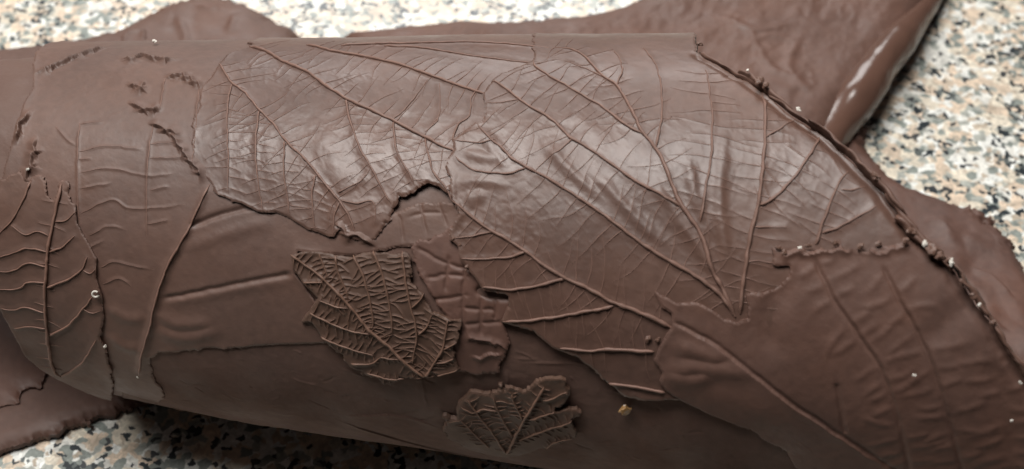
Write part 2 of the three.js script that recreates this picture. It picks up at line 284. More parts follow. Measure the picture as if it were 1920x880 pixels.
// smooth leaf sheet on the left part of the roll
{
  const s = layer('leaf_sheet', 'smooth dull leaf sheet with a pressed midrib', roll, {
    lift: 0.0009, tone: [1.03, 1.03, 1.03], outline: [behind(40), behind(560), [560, 100], [560, 380], [590, 420], [740, 400], [800, 380], [870, 380], [870, 440], [790, 458], [735, 470], [660, 480], [560, 470], [555, 512], [590, 560], [640, 640], [540, 641], [450, 645], [360, 647], [300, 652], [284, 660], [292, 690], [312, 722], [300, 735], [265, 728], [215, 716], [150, 700], [60, 560], [-60, 440], [-60, 330], [0, 200], [40, 150]],
    wave: (a, b) => gentle(a, b) ,
  });
  const mid = [[395, 348], [380, 380], [350, 440], [320, 490], [300, 540], [285, 600], [270, 650], [263, 690]];
  s.lines(curves([mid]), 0.0007, 0.0011, 0, 0.06).lines(curves([[[303, 558], [350, 550], [450, 530], [556, 510]], [[355, 425], [420, 402], [480, 388]]]), -0.0007, 0.0008, 0, 0.08);
  s.lines(curves([[[303, 564], [350, 557], [450, 537], [556, 517]], [[340, 470], [420, 440], [520, 415]]]), 0.0004, 0.002, 0, 0.2);
  s.lines(curves([[[200, 570], [240, 590], [275, 590]], [[290, 580], [330, 600], [400, 600]], [[290, 610], [340, 625], [420, 615]], [[205, 620], [240, 640], [268, 640]]]), 0.0006, 0.002);
  s.lines(curves([[[745, 395], [752, 420], [758, 458]], [[785, 358], [792, 400], [802, 448]], [[818, 362], [826, 390], [840, 428]], [[760, 410], [800, 400], [845, 402]]]), -0.0003, 0.0004);
  s.lines(torn([[[70, 142], [100, 130], [130, 117], [165, 105], [195, 95]], [[232, 116], [250, 119], [265, 113], [290, 118], [328, 118]], [[250, 200], [272, 212], [298, 205]], [[250, 163], [262, 170], [270, 164]], [[36, 262], [42, 235], [56, 216]], [[55, 345], [68, 290], [72, 270]], [[316, 150], [345, 151], [376, 167]], [[290, 238], [318, 252], [332, 258]], [[318, 256], [345, 290], [385, 335]], [[632, 420], [650, 440], [700, 452]]]), 0.0016, 0.0035, -1, 0.12);
  const pale = veins([{ p: [[150, 232], [148, 280], [148, 350], [152, 425]] }, { p: [[287, 238], [280, 300], [277, 400], [277, 445]] }, { p: [[310, 152], [306, 180], [300, 210]] }, { p: [[375, 168], [368, 250], [362, 312]] }].map((v) => ({ ...v, r: 0.2, up: 0 })));
  const cross = curves([[[105, 240], [125, 262], [147, 278]], [[150, 287], [200, 277], [240, 280], [280, 285]], [[150, 327], [200, 319], [225, 321], [280, 332], [340, 325]], [[150, 302], [175, 299]], [[150, 355], [215, 345]], [[150, 402], [215, 376], [240, 390], [280, 392], [360, 383]], [[168, 442], [205, 425], [240, 430]], [[282, 300], [355, 297]], [[282, 273], [345, 268]], [[283, 358], [320, 352]], [[277, 420], [320, 412]], [[152, 236], [195, 231]], [[190, 500], [215, 490], [245, 496], [290, 503]], [[150, 470], [200, 450]], [[195, 530], [225, 520], [250, 535]]]);
  s.lines(pale.map((v) => v.p), 0.00028, 0.00045).lines(cross, 0.00022, 0.00045);
  s.build(MAT.matte); s.ribs(pale);
  const r = veins([{ p: mid, r: 0.32, e: 0.3, up: 0.5 }]); s.ribs(r, MAT.matte);
  s.fine(cross, 0.0001, MAT.matte);
}
// quilted reddish patch in the middle
{
  const s = layer('torn_leaf_patch', 'reddish torn leaf patch with a quilted print', roll, { lift: 0.0012, tone: [1.02, 0.92, 0.9], vary: 0.2, ragged: 0.0009, outline: [[772, 462], [835, 436], [880, 400], [900, 440], [960, 540], [962, 566], [945, 600], [958, 640], [948, 660], [935, 692], [880, 696], [850, 690], [840, 600], [800, 540], [770, 490]], wave: (a, b) => gentle(a, b) + 0.0003 * fbm(a * 90, b * 90, 2) });
  s.lines(curves([[[780, 463], [830, 490], [885, 507]], [[842, 478], [836, 545]], [[872, 500], [868, 560], [870, 625]], [[902, 555], [902, 625]], [[805, 562], [880, 552]], [[858, 608], [900, 604], [942, 602]], [[800, 520], [840, 515], [880, 520]], [[860, 575], [930, 580]], [[930, 560], [928, 600]]]), -0.00042, 0.00055, 0, 0.1).lines(curves([[[897, 545], [925, 552], [956, 553]]]), -0.0016, 0.0011, 0, 0.1);
  s.lines(torn([[[866, 614], [885, 630], [930, 640], [955, 652]], [[940, 655], [910, 662], [885, 668]]]), 0.0009, 0.002, -1);
  s.build(MAT.satin);
}
// leaf left of centre
{
  const LA = pick(480, 220)[0], LB = pick(350, 220)[0];
  const s = layer('leaf_print', 'veined leaf with a ragged lower edge, left of the fanned leaf', roll, {
    lift: 0.0015, thick: 0.001, ragged: 0.0007, curl: 0.0003,
    outline: [behind(470), behind(1040), [1050, 130], [960, 240], [900, 380], [858, 404], [846, 385], [836, 366], [826, 347], [790, 350], [762, 366], [738, 384], [732, 412], [714, 432], [702, 455], [668, 452], [655, 437], [640, 434], [630, 447], [610, 441], [578, 430], [548, 412], [520, 400], [486, 399], [455, 384], [427, 375], [398, 347], [378, 325], [352, 298], [358, 280], [366, 240], [372, 200], [378, 167], [395, 150], [412, 122], [430, 106], [465, 92]],
    wave: (a, b) => gentle(a, b) + crinkle(a, b) - 0.00045 * smooth(LA, LB, a),
  });
  const V = veins([
    { p: [[468, 95], [500, 105], [530, 122], [580, 145], [610, 168], [650, 192], [690, 210], [738, 232], [800, 264], [850, 287], [880, 295]], r: 0.5, e: 0.42 }, { p: [[575, 91], [620, 103], [670, 112], [730, 125], [790, 143], [850, 165], [920, 188]], r: 0.42, e: 0.36 },
    { p: [[720, 95], [790, 100], [860, 110], [920, 118], [1000, 128]], r: 0.32 }, { p: [[640, 93], [720, 91], [800, 91], [900, 90], [985, 96], [1040, 103]], r: 0.4 },
    { p: [[412, 125], [424, 145], [436, 163], [460, 180], [485, 210], [515, 240], [540, 272], [570, 300], [598, 332], [620, 360], [640, 382], [655, 405], [668, 440]], r: 0.36, e: 0.36 },
    { p: [[436, 164], [429, 200], [428, 250], [430, 300], [430, 368]], r: 0.3 }, { p: [[487, 214], [481, 285], [485, 330], [495, 395]], r: 0.3 }, { p: [[535, 271], [535, 320], [545, 405]], r: 0.3 }, { p: [[592, 333], [587, 370], [592, 428]], r: 0.28 }, { p: [[638, 382], [628, 410], [628, 440]], r: 0.26 },
    { p: [[650, 193], [658, 235], [675, 283], [698, 320], [720, 360], [733, 385]], r: 0.34, e: 0.26 }, { p: [[737, 233], [745, 290], [765, 325], [779, 350]], r: 0.3, e: 0.22 }, { p: [[797, 265], [803, 295], [815, 330], [838, 358], [847, 380]], r: 0.32, e: 0.28 }, { p: [[848, 272], [860, 240], [880, 225], [885, 190], [905, 160]], r: 0.3 },
    { p: [[738, 228], [768, 202], [803, 156]], r: 0.2 }, { p: [[797, 253], [820, 232], [826, 205], [823, 162]], r: 0.18 }, { p: [[640, 378], [668, 384], [700, 380], [706, 420]], r: 0.24 }, { p: [[634, 365], [682, 340], [696, 318]], r: 0.2 },
  ]);
  let F = []; for (const k of [0, 1, 4]) F.push(...rungs(s, V[k].p, 0.0036, 0.013, 0.013, 0.1, 0.25)); for (const k of [5, 6, 7, 8, 10, 11, 12]) F.push(...rungs(s, V[k].p, 0.0026, 0.0075, 0.0075, 0.25, 0.25));
  const T = F.filter((p) => p.length > 6).flatMap((p) => rungs(s, p, 0.0032, 0.0022, 0.0022, 0, 0.5));
  s.lines(V.map((v) => v.p), 0.00016, 0.001, 0, 0.04).lines(F, 0.00007, 0.0004).lines(T, 0.00004, 0.00035);
  s.lines(curves([[[660, 235], [690, 270], [720, 330]], [[760, 270], [780, 310], [810, 340]], [[500, 230], [510, 300], [520, 360]], [[600, 250], [620, 300], [660, 360]]]), 0.0004, 0.004);
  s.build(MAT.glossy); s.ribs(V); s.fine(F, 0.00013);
}
// large fanned leaf right of centre
{
  const s = layer('leaf_print', 'large leaf with veins fanning from a notch at its base', roll, {
    lift: 0.0023, thick: 0.0016, ragged: 0.0007, curl: 0.0003,
    outline: [behind(1010), behind(1420, -60), [1420, 100], [1440, 180], [1550, 255], [1690, 390], [1780, 480], [1790, 520], [1600, 560], [1500, 620], [1400, 690], [1320, 745], [1250, 740], [1175, 738], [1136, 708], [1082, 664], [1036, 646], [1000, 616], [938, 600], [952, 572], [960, 552], [905, 542], [892, 520], [880, 505], [862, 482], [858, 462], [842, 450], [851, 424], [861, 404], [846, 385], [838, 360], [845, 336], [834, 318], [850, 286], [847, 268], [868, 255], [890, 240], [908, 238], [912, 214], [905, 186], [924, 158], [1000, 122]],
    wave: (a, b) => gentle(a, b) + crinkle(a, b) - 0.0005 * smooth(-4, -22, b / RM * 57.3),
  });
  const V = veins([
    { p: [[1372, 586], [1360, 565], [1335, 540], [1290, 510], [1245, 485], [1190, 450], [1130, 405], [1080, 373], [1035, 345], [985, 320], [960, 305], [940, 285], [925, 275], [895, 242]], r: 0.55, e: 0.34 },
    { p: [[1376, 590], [1352, 540], [1335, 510], [1310, 440], [1290, 410], [1270, 380], [1235, 300], [1205, 262], [1185, 225], [1152, 172], [1130, 158], [1075, 108], [1040, 101]], r: 0.62, e: 0.26 },
    { p: [[1278, 395], [1235, 370], [1180, 340], [1140, 312], [1095, 283], [1070, 270], [1040, 240], [1010, 220], [975, 200], [950, 178], [920, 160]], r: 0.45, e: 0.32 },
    { p: [[1205, 262], [1170, 245], [1130, 215], [1100, 197], [1060, 173], [1005, 140], [1000, 126]], r: 0.38, e: 0.28 },
    { p: [[1155, 175], [1165, 150], [1163, 130], [1150, 108]], r: 0.26 }, { p: [[1228, 285], [1238, 240], [1240, 210], [1235, 160], [1225, 130], [1205, 103]], r: 0.32 },
    { p: [[1385, 585], [1390, 540], [1395, 500], [1405, 445], [1418, 385], [1425, 335], [1432, 260], [1430, 200], [1428, 186]], r: 0.52, e: 0.34 }, { p: [[1420, 389], [1450, 375], [1490, 335], [1515, 300], [1535, 264]], r: 0.38, e: 0.3 }, { p: [[1432, 270], [1465, 250], [1488, 232]], r: 0.28 },
    { p: [[1310, 420], [1320, 360], [1330, 310], [1333, 240], [1328, 180], [1322, 145]], r: 0.34, e: 0.2 }, { p: [[1525, 462], [1545, 405], [1570, 350], [1588, 326]], r: 0.36 }, { p: [[1538, 440], [1580, 425], [1640, 391]], r: 0.32 }, { p: [[1573, 363], [1600, 362], [1622, 354]], r: 0.24 },
    { p: [[1258, 612], [1235, 598], [1200, 582], [1150, 565], [1105, 540], [1060, 520], [1025, 500], [985, 472], [950, 450], [915, 430], [880, 405], [848, 380]], r: 0.55, e: 0.36 },
    { p: [[1150, 570], [1100, 580], [1050, 588], [1000, 595], [942, 598]], r: 0.4, e: 0.3 }, { p: [[1058, 521], [1000, 535], [950, 540], [905, 535]], r: 0.38, e: 0.3 }, { p: [[985, 473], [950, 482], [900, 485], [864, 484]], r: 0.34 }, { p: [[928, 435], [880, 445], [852, 448]], r: 0.3 },
    { p: [[1224, 653], [1150, 648], [1100, 650], [1050, 646]], r: 0.42, e: 0.36 }, { p: [[1245, 726], [1200, 718], [1170, 712], [1138, 710]], r: 0.42, e: 0.36 },
    { p: [[985, 322], [960, 330], [920, 330], [890, 325], [865, 310], [856, 300]], r: 0.34, e: 0.28 }, { p: [[928, 270], [905, 276], [880, 275], [852, 270]], r: 0.28 }, { p: [[972, 198], [940, 203], [912, 204]], r: 0.2 },
    { p: [[1074, 270], [1050, 290], [1020, 310], [1000, 330]], r: 0.22 }, { p: [[1412, 428], [1440, 429], [1474, 431]], r: 0.2 }, { p: [[1392, 492], [1420, 490], [1448, 494]], r: 0.22 }, { p: [[1110, 150], [1130, 158], [1060, 130]], r: 0.2 },
  ]);
  let F = []; for (const k of [0, 2]) F.push(...rungs(s, V[k].p, 0.0038, 0.014, 0.014, 0.15, 0.22)); for (const k of [1, 3]) F.push(...rungs(s, V[k].p, 0.0034, 0.01, 0.01, 0.1, 0.22)); for (const k of [6, 9]) F.push(...rungs(s, V[k].p, 0.003, 0.011, 0.01, 0, 0.2)); F.push(...rungs(s, V[13].p, 0.0036, 0.013, 0.012, 0.25, 0.22)); for (const k of [7, 10, 14, 15, 18]) F.push(...rungs(s, V[k].p, 0.003, 0.008, 0.008, 0.1, 0.22));
  const T = F.filter((p) => p.length > 6).flatMap((p) => rungs(s, p, 0.0034, 0.0022, 0.0022, 0, 0.5));
  s.lines(V.map((v) => v.p), 0.00016, 0.001, 0, 0.04).lines(F, 0.00007, 0.0004).lines(T, 0.00004, 0.00035);
  s.lines(curves([[[1090, 318], [1130, 350], [1200, 420], [1270, 478]], [[1205, 330], [1250, 385], [1310, 470], [1345, 530]], [[1358, 240], [1350, 320], [1348, 400], [1366, 530]], [[1285, 300], [1298, 360], [1310, 410]], [[1010, 270], [1060, 320], [1130, 380]]]), 0.0005, 0.0015, 0, 0.3);
  s.lines(curves([[[1150, 350], [1240, 432], [1330, 520]], [[1376, 300], [1376, 420], [1380, 550]], [[1325, 420], [1345, 500], [1365, 560]], [[1460, 300], [1450, 380], [1430, 470]]]), -0.00025, 0.0024, 0, 0.3);
  s.lines(curves([[[860, 262], [900, 262], [940, 290]], [[862, 290], [900, 300], [950, 305]], [[850, 350], [900, 345], [960, 350]], [[870, 380], [910, 370]], [[900, 250], [930, 300], [960, 330]]]), 0.00045, 0.0016, 0, 0.3);
  s.lines(curves([[[1000, 230], [1050, 300], [1080, 330]], [[1060, 200], [1100, 250], [1150, 300]]]), 0.0003, 0.003, 0, 0.3);
  s.lines([RIMLINE], -0.0011, 0.0014, 0, 0.02);
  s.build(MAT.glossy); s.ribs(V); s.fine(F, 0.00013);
}
// leaf at the lower right
{
  const LOW = pick(1270, 735)[1], RX = pick(1650, 860)[0];
  const s = layer('leaf_sheet', 'dull reddish leaf sheet with pressed grooves below the fanned leaf', roll, {
    lift: 0.0031, thick: 0.0018, ragged: 0.0008, tone: [1.03, 0.95, 0.92], vary: 0.18,
    outline: [[1396, 588], [1376, 600], [1352, 594], [1330, 576], [1300, 563], [1268, 566], [1240, 552], [1222, 540], [1240, 572], [1256, 584], [1258, 606], [1248, 622], [1236, 642], [1226, 668], [1240, 690], [1234, 704], [1246, 722], [1275, 742], [1320, 764], [1400, 800], [1480, 850], [1560, 930], [1600, 1010], [2060, 1010], [2040, 840], [1930, 690], [1830, 560], [1790, 500], [1740, 470], [1715, 462], [1680, 458], [1640, 467], [1600, 470], [1560, 462], [1500, 468], [1448, 470], [1450, 494], [1476, 500], [1474, 526], [1442, 538], [1398, 550]],
    wave: (a, b, e) => gentle(a, b) - 0.0021 * Math.exp(-e / 0.012) * smooth(LOW - 0.004, LOW + 0.01, b) * smooth(RX + 0.03, RX, a) + 0.0002 * fbm(a * 50, b * 50 + 8, 2) + 0.0001 * fbm(a * 260, b * 300, 3),
  });
  s.lines(curves([[[1255, 597], [1325, 630], [1410, 690], [1480, 742], [1570, 800], [1640, 845], [1712, 886]]]), -0.0004, 0.0006, 0, 0.04).lines(curves([[[1255, 600], [1325, 634], [1410, 695], [1480, 748], [1570, 806], [1640, 852]]]), 0.0004, 0.003, 1, 0.06);
  s.lines(curves([[[1520, 482], [1560, 560], [1610, 630], [1650, 690], [1680, 780], [1702, 880]], [[1645, 495], [1680, 560], [1725, 640], [1755, 720], [1780, 800], [1800, 880]], [[1565, 710], [1572, 760], [1580, 800]]]), -0.0005, 0.0006, 0, 0.05).lines(curves([[[1524, 480], [1564, 558], [1614, 628], [1654, 688], [1684, 778]], [[1650, 494], [1685, 558], [1730, 638], [1760, 718], [1785, 800]]]), 0.00025, 0.0007);
  s.lines(curves([[[1240, 690], [1300, 680], [1380, 688], [1410, 694]], [[1246, 694], [1290, 702], [1330, 690]], [[1260, 640], [1300, 650], [1360, 668]]]), 0.0008, 0.0022);
  s.lines(curves([[[1728, 632], [1765, 605], [1800, 570], [1805, 560]], [[1470, 520], [1440, 600], [1450, 660]], [[1850, 650], [1880, 760], [1900, 860]]]), -0.0008, 0.003);
  const F = []; for (const q of [[[1520, 482], [1560, 560], [1610, 630], [1650, 690], [1680, 780], [1702, 880]], [[1645, 495], [1680, 560], [1725, 640], [1755, 720], [1780, 800], [1800, 880]], [[1860, 640], [1880, 760], [1890, 860]]]) F.push(...rungs(s, soften(trace(q), 0.0007), 0.0034, 0.010, 0.010, 0.1, 0.35));
  s.lines(F, 0.00022, 0.0008, 0, 0.35);
  s.lines([RIMLINE], -0.0011, 0.0014, 0, 0.02);
  s.lines(torn([[[1450, 478], [1500, 474], [1560, 470], [1640, 473], [1700, 466]]]), 0.0008, 0.0018, 1, 0.05);
  s.build(MAT.satin);
}
// veined leaf at the lower left end
{
  const s = layer('leaf_print', 'veined leaf wrapped round the lower left end', roll, {
    lift: 0.0017, thick: 0.0012, ragged: 0.0007, curl: 0.0004, tone: [1.02, 0.99, 0.96],
    outline: [[-60, 410], [-10, 345], [40, 326], [60, 345], [74, 328], [90, 332], [93, 368], [103, 376], [115, 346], [130, 344], [130, 364], [145, 385], [150, 420], [156, 432], [172, 460], [185, 482], [184, 520], [195, 546], [199, 590], [190, 620], [205, 640], [212, 680], [216, 705], [210, 748], [140, 730], [80, 700], [0, 630], [-80, 560]],
    wave: (a, b) => gentle(a, b) + 0.00006 * fbm(a * 300, b * 300, 2),
  });
  const V = veins([
    { p: [[120, 348], [112, 385], [104, 420], [97, 450], [92, 500], [89, 540], [91, 600], [96, 640], [106, 680], [116, 690]], r: 0.48, e: 0.5 },
    { p: [[97, 470], [120, 462], [145, 440]], r: 0.3 }, { p: [[93, 533], [130, 520], [158, 500], [168, 478]], r: 0.36 }, { p: [[97, 617], [130, 600], [178, 550]], r: 0.36 }, { p: [[118, 687], [155, 665], [185, 625]], r: 0.4 }, { p: [[62, 342], [50, 375], [25, 415], [-4, 442]], r: 0.36 },
    { p: [[95, 440], [75, 433], [50, 438], [25, 420]], r: 0.26 }, { p: [[93, 470], [55, 463], [25, 473], [-6, 480]], r: 0.28 }, { p: [[90, 497], [55, 490], [30, 503], [-6, 505]], r: 0.28 }, { p: [[90, 525], [55, 525], [45, 533], [-6, 537]], r: 0.28 }, { p: [[86, 577], [50, 568], [30, 573], [5, 570]], r: 0.26 }, { p: [[88, 605], [65, 602], [30, 605]], r: 0.24 }, { p: [[108, 415], [130, 412], [148, 395]], r: 0.24 }, { p: [[160, 502], [172, 508], [184, 500]], r: 0.2 }, { p: [[158, 570], [176, 578], [194, 574]], r: 0.18 },
  ]);
  const F = rungs(s, V[0].p, 0.006, 0.005, 0.005, 0.2);
  s.lines(V.map((v) => v.p), 0.00025, 0.001, 0, 0.04).lines(F, 0.00012, 0.0004);
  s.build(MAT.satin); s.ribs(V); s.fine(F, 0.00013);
}
// the two broken pieces of strongly ribbed leaf stuck on the front
function fragment(label, outline, V0, gap, lens, tone) {
  const t = thing('leaf_fragment', label, 'leaf piece', 'ribbed leaf pieces stuck on the roll');
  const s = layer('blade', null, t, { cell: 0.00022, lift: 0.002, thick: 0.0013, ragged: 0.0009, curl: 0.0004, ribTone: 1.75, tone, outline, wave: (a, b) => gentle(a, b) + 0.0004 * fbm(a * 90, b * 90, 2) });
  const V = veins(V0); let F = []; V.forEach((v, k) => F.push(...rungs(s, v.p, gap, lens[k] ?? lens[0], lens[k] ?? lens[0], 0.25, 0.45)));
  s.lines(V.map((v) => v.p), 0.0003, 0.0007, 0, 0.03).lines(F, 0.00022, 0.0003, 0, 0.1);
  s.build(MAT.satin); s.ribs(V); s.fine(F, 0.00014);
  const lip = s.outline; // crumbled edge beads along the broken upper side
  return { s, t };
}
const z1 = (l) => l.map(([x, y]) => [520 + x / 3.034, 440 + y / 3.034]), z2 = (l) => l.map(([x, y]) => [780 + x / 3.556, 660 + y / 3.556]);
fragment('brown ribbed leaf piece with dense ladder veins, the larger of two on the roll', z1([[85, 105], [165, 95], [250, 95], [330, 110], [430, 120], [550, 90], [620, 90], [720, 90], [775, 120], [775, 230], [760, 265], [835, 320], [885, 430], [950, 440], [1035, 480], [1030, 520], [1020, 590], [1005, 670], [1035, 740], [930, 772], [850, 782], [720, 802], [670, 830], [600, 800], [430, 720], [330, 640], [250, 560], [200, 480], [145, 480], [190, 410], [240, 350], [150, 260], [100, 190]]), [
  { p: z1([[85, 110], [180, 175], [280, 250], [400, 370], [480, 460], [550, 540], [640, 610], [720, 690], [845, 780]]), r: 0.34, e: 0.5 },
  { p: z1([[245, 100], [270, 160], [300, 245]]), r: 0.26 }, { p: z1([[335, 115], [360, 220], [400, 310], [405, 355]]), r: 0.3 }, { p: z1([[435, 115], [490, 215], [520, 320], [545, 430], [548, 515]]), r: 0.34 }, { p: z1([[545, 90], [590, 180], [625, 310], [650, 430], [660, 545]]), r: 0.34 }, { p: z1([[715, 92], [730, 230], [760, 380], [790, 500], [790, 600], [770, 710]]), r: 0.34 },
  { p: z1([[845, 778], [890, 710], [940, 630], [975, 460]]), r: 0.38 }, { p: z1([[770, 400], [815, 360], [835, 322]]), r: 0.26 }, { p: z1([[800, 550], [850, 510], [885, 432]]), r: 0.28 }, { p: z1([[895, 705], [960, 695], [1005, 675]]), r: 0.3 }, { p: z1([[940, 635], [1018, 592]]), r: 0.24 }, { p: z1([[845, 778], [940, 768], [1030, 742]]), r: 0.28 },
  { p: z1([[155, 260], [270, 260]]), r: 0.3 }, { p: z1([[242, 357], [330, 390], [410, 400]]), r: 0.3 }, { p: z1([[190, 427], [330, 490], [450, 530], [545, 540]]), r: 0.34 }, { p: z1([[252, 560], [400, 615], [560, 660]]), r: 0.32 }, { p: z1([[590, 670], [700, 680]]), r: 0.28 }, { p: z1([[425, 700], [540, 700], [595, 670]]), r: 0.3 }, { p: z1([[510, 752], [640, 785], [720, 790], [840, 776]]), r: 0.3 },
], 0.0013, [0.0045, 0.003, 0.004, 0.005, 0.0055, 0.006, 0.004, 0.001, 0.003, 0.002, 0.001, 0.001, 0.002, 0.003, 0.004, 0.0035, 0.002, 0.001, 0.002], [0.82, 0.8, 0.72]);
fragment('smaller ribbed leaf piece with a crumbled upper edge, near the bottom of the roll', z2([[190, 400], [265, 405], [285, 315], [350, 270], [360, 235], [500, 250], [600, 215], [740, 235], [830, 170], [960, 150], [1000, 160], [990, 200], [1030, 220], [1030, 260], [1010, 300], [960, 345], [1080, 350], [1110, 375], [1050, 420], [1060, 480], [1040, 540], [860, 600], [680, 640], [560, 640], [400, 610], [250, 540], [190, 470]]), [
  { p: z2([[600, 622], [655, 530], [720, 410], [850, 200]]), r: 0.42, e: 0.34 }, { p: z2([[680, 540], [820, 490], [1050, 415]]), r: 0.36 }, { p: z2([[750, 410], [950, 350]]), r: 0.3 }, { p: z2([[600, 610], [500, 480], [400, 360], [345, 285]]), r: 0.4 }, { p: z2([[650, 520], [570, 400], [540, 340], [515, 270]]), r: 0.34 }, { p: z2([[710, 410], [650, 290], [640, 245]]), r: 0.3 }, { p: z2([[490, 580], [300, 410]]), r: 0.34 }, { p: z2([[840, 285], [900, 280], [960, 250], [1010, 235]]), r: 0.26 }, { p: z2([[860, 590], [930, 550], [1040, 530]]), r: 0.28 }, { p: z2([[400, 360], [450, 340], [540, 360]]), r: 0.26 }, { p: z2([[300, 330], [380, 370]]), r: 0.24 },
], 0.0015, [0.003, 0.003, 0.003, 0.0045, 0.004, 0.003, 0.004, 0.001, 0.002, 0.001, 0.001], [0.82, 0.8, 0.72]);

// ---------------------------------------------------------------- sheets on the counter round the roll
const clear = (y) => (x, z) => { const r = radius(x), d = Math.hypot(y - r - 0.0032, z - axisZ(x)) - r, b = Math.atan2(z - axisZ(x), y - r) * RM, out = Math.max(x - rightEnd0(clamp(b, -0.1, 0.16)), leftEnd0(clamp(b, -0.06, 0.12)) - x); return Math.max(Math.abs(d) - 0.0055, 0) * (d > 0 || out > 0.004 ? 1 : -1) + (out > 0.006 ? 0.02 : 0); };
function flatSheet(name, label, outline, y, o, mat) {
  const t = thing(name, label, 'chocolate sheet');
  const dome = (e) => o.rise * Math.sqrt(Math.max(0, 1 - (1 - Math.min(e / o.round, 1)) ** 2));
  const s = new Sheet({ cell: 0.0007, outline: outline.map((p) => onPlane(p[0], p[1], y)), surface: (a, b, h) => [a, y + h, b], lift: 0, thick: 0.0018, ragged: 0.0012, curl: 0.0004, cut: clear(y + o.rise), ...o, wave: (a, b, e) => dome(e) + (o.ripple ? o.ripple(a, b, e) : 0) });
  if (o.folds) s.lines(o.folds.map((p) => soften(p.map((q) => onPlane(q[0], q[1], y + o.rise)), 0.001)), 0.0011, 0.0022, 0, 0.3);
  if (o.cracks) s.lines(o.cracks.map((p) => soften(p.map((q) => onPlane(q[0], q[1], y + o.rise)), 0.001)), 0.0014, 0.004, 1, 0.2);
  mesh('sheet_body', s.geometry(true), mat, t); s.thing = t; return s;
}
const crumple = (k, f) => (a, b, e) => k * smooth(0, 0.02, e) * (fbm(a * f, b * f, 3) + 0.5 * (Math.abs(fbm(a * f * 1.7 + 9, b * f * 1.7, 2)) - 0.2));
const backSheet = flatSheet('chocolate_sheet', 'crumpled chocolate sheet with a thick glossy rolled edge behind the roll', [[640, 92], [720, 84], [800, 76], [870, 68], [930, 72], [1000, 70], [1080, 62], [1150, 46], [1210, 22], [1260, -5], [1320, -40], [1700, -90], [1790, -60], [1765, 4], [1712, 90], [1664, 160], [1625, 212], [1606, 238], [1590, 250], [1560, 300], [1500, 360], [1300, 330], [900, 250], [640, 200]], 0.0022, { rise: 0.017, round: 0.016, ripple: (a, b, e) => crumple(0.0017, 50)(a, b, e) + 0.00055 * smooth(0, 0.02, e) * (0.5 - Math.abs(fbm(a * 150 + b * 60, b * 90, 3)) * 2), ragged: 0.0009, tone: [1.05, 0.98, 0.95], folds: [[[1240, 60], [1260, 110]], [[1330, 20], [1420, 60], [1500, 40]], [[1380, 100], [1440, 70], [1520, 90]], [[1430, 130], [1520, 150]], [[1400, 40], [1430, 110], [1470, 150]], [[1500, 60], [1480, 130], [1530, 180]]], cracks: [[[1650, 58], [1672, 55], [1690, 40], [1710, 16]]] }, MAT.satin);
flatSheet('chocolate_sheet', 'reddish chocolate sheet lying under the open torn end of the roll', [[1500, 236], [1560, 234], [1616, 241], [1624, 290], [1660, 336], [1700, 358], [1750, 377], [1790, 395], [1832, 408], [1852, 425], [1882, 452], [1904, 490], [1935, 540], [1995, 640], [2060, 760], [2060, 960], [1900, 900], [1750, 640], [1600, 480], [1500, 380]], 0.0022, { rise: 0.005, round: 0.006, ripple: crumple(0.004, 55), tone: [0.85, 0.74, 0.7], vary: 0.25, ragged: 0.002, cracks: [[[1735, 415], [1760, 420], [1780, 432]], [[1830, 500], [1860, 520], [1900, 560]], [[1820, 540], [1850, 590], [1890, 620]]] }, MAT.satin);
flatSheet('chocolate_sheet', 'domed chocolate sheet with a wavy edge behind the closed left half of the roll', [[-60, 125], [0, 108], [60, 100], [120, 95], [220, 74], [280, 42], [330, 20], [375, 4], [420, 12], [470, 25], [500, 38], [520, 54], [555, 68], [568, 86], [570, 180], [300, 240], [-60, 240]], 0.0022, { rise: 0.01, round: 0.014, ripple: crumple(0.0026, 36), tone: [1.0, 0.96, 0.94], folds: [[[330, 25], [345, 60], [350, 90]], [[440, 25], [430, 60]]], cracks: [[[110, 104], [150, 92], [188, 84], [224, 74]], [[228, 90], [238, 64], [268, 58], [272, 84]], [[375, 8], [395, 14], [412, 14]]] }, MAT.matte);
flatSheet('chocolate_sheet', 'flat dark chocolate sheet sticking out below the left end of the roll', [[-70, 875], [0, 850], [60, 830], [130, 806], [200, 784], [262, 765], [340, 740], [320, 640], [100, 540], [-70, 440]], 0.0020, { rise: 0.003, round: 0.006, ripple: crumple(0.0012, 40), tone: [0.95, 0.9, 0.88] }, MAT.satin);
flatSheet('chocolate_sheet', 'torn reddish chocolate piece on the flat dark sheet at the left', [[-70, 470], [0, 505], [20, 560], [30, 610], [70, 685], [84, 700], [76, 726], [42, 735], [36, 758], [0, 764], [-70, 790]], 0.0052, { rise: 0.0016, round: 0.008, ripple: crumple(0.0008, 40), ragged: 0.0008, thick: 0.0012, tone: [1.05, 0.92, 0.87] }, MAT.satin);

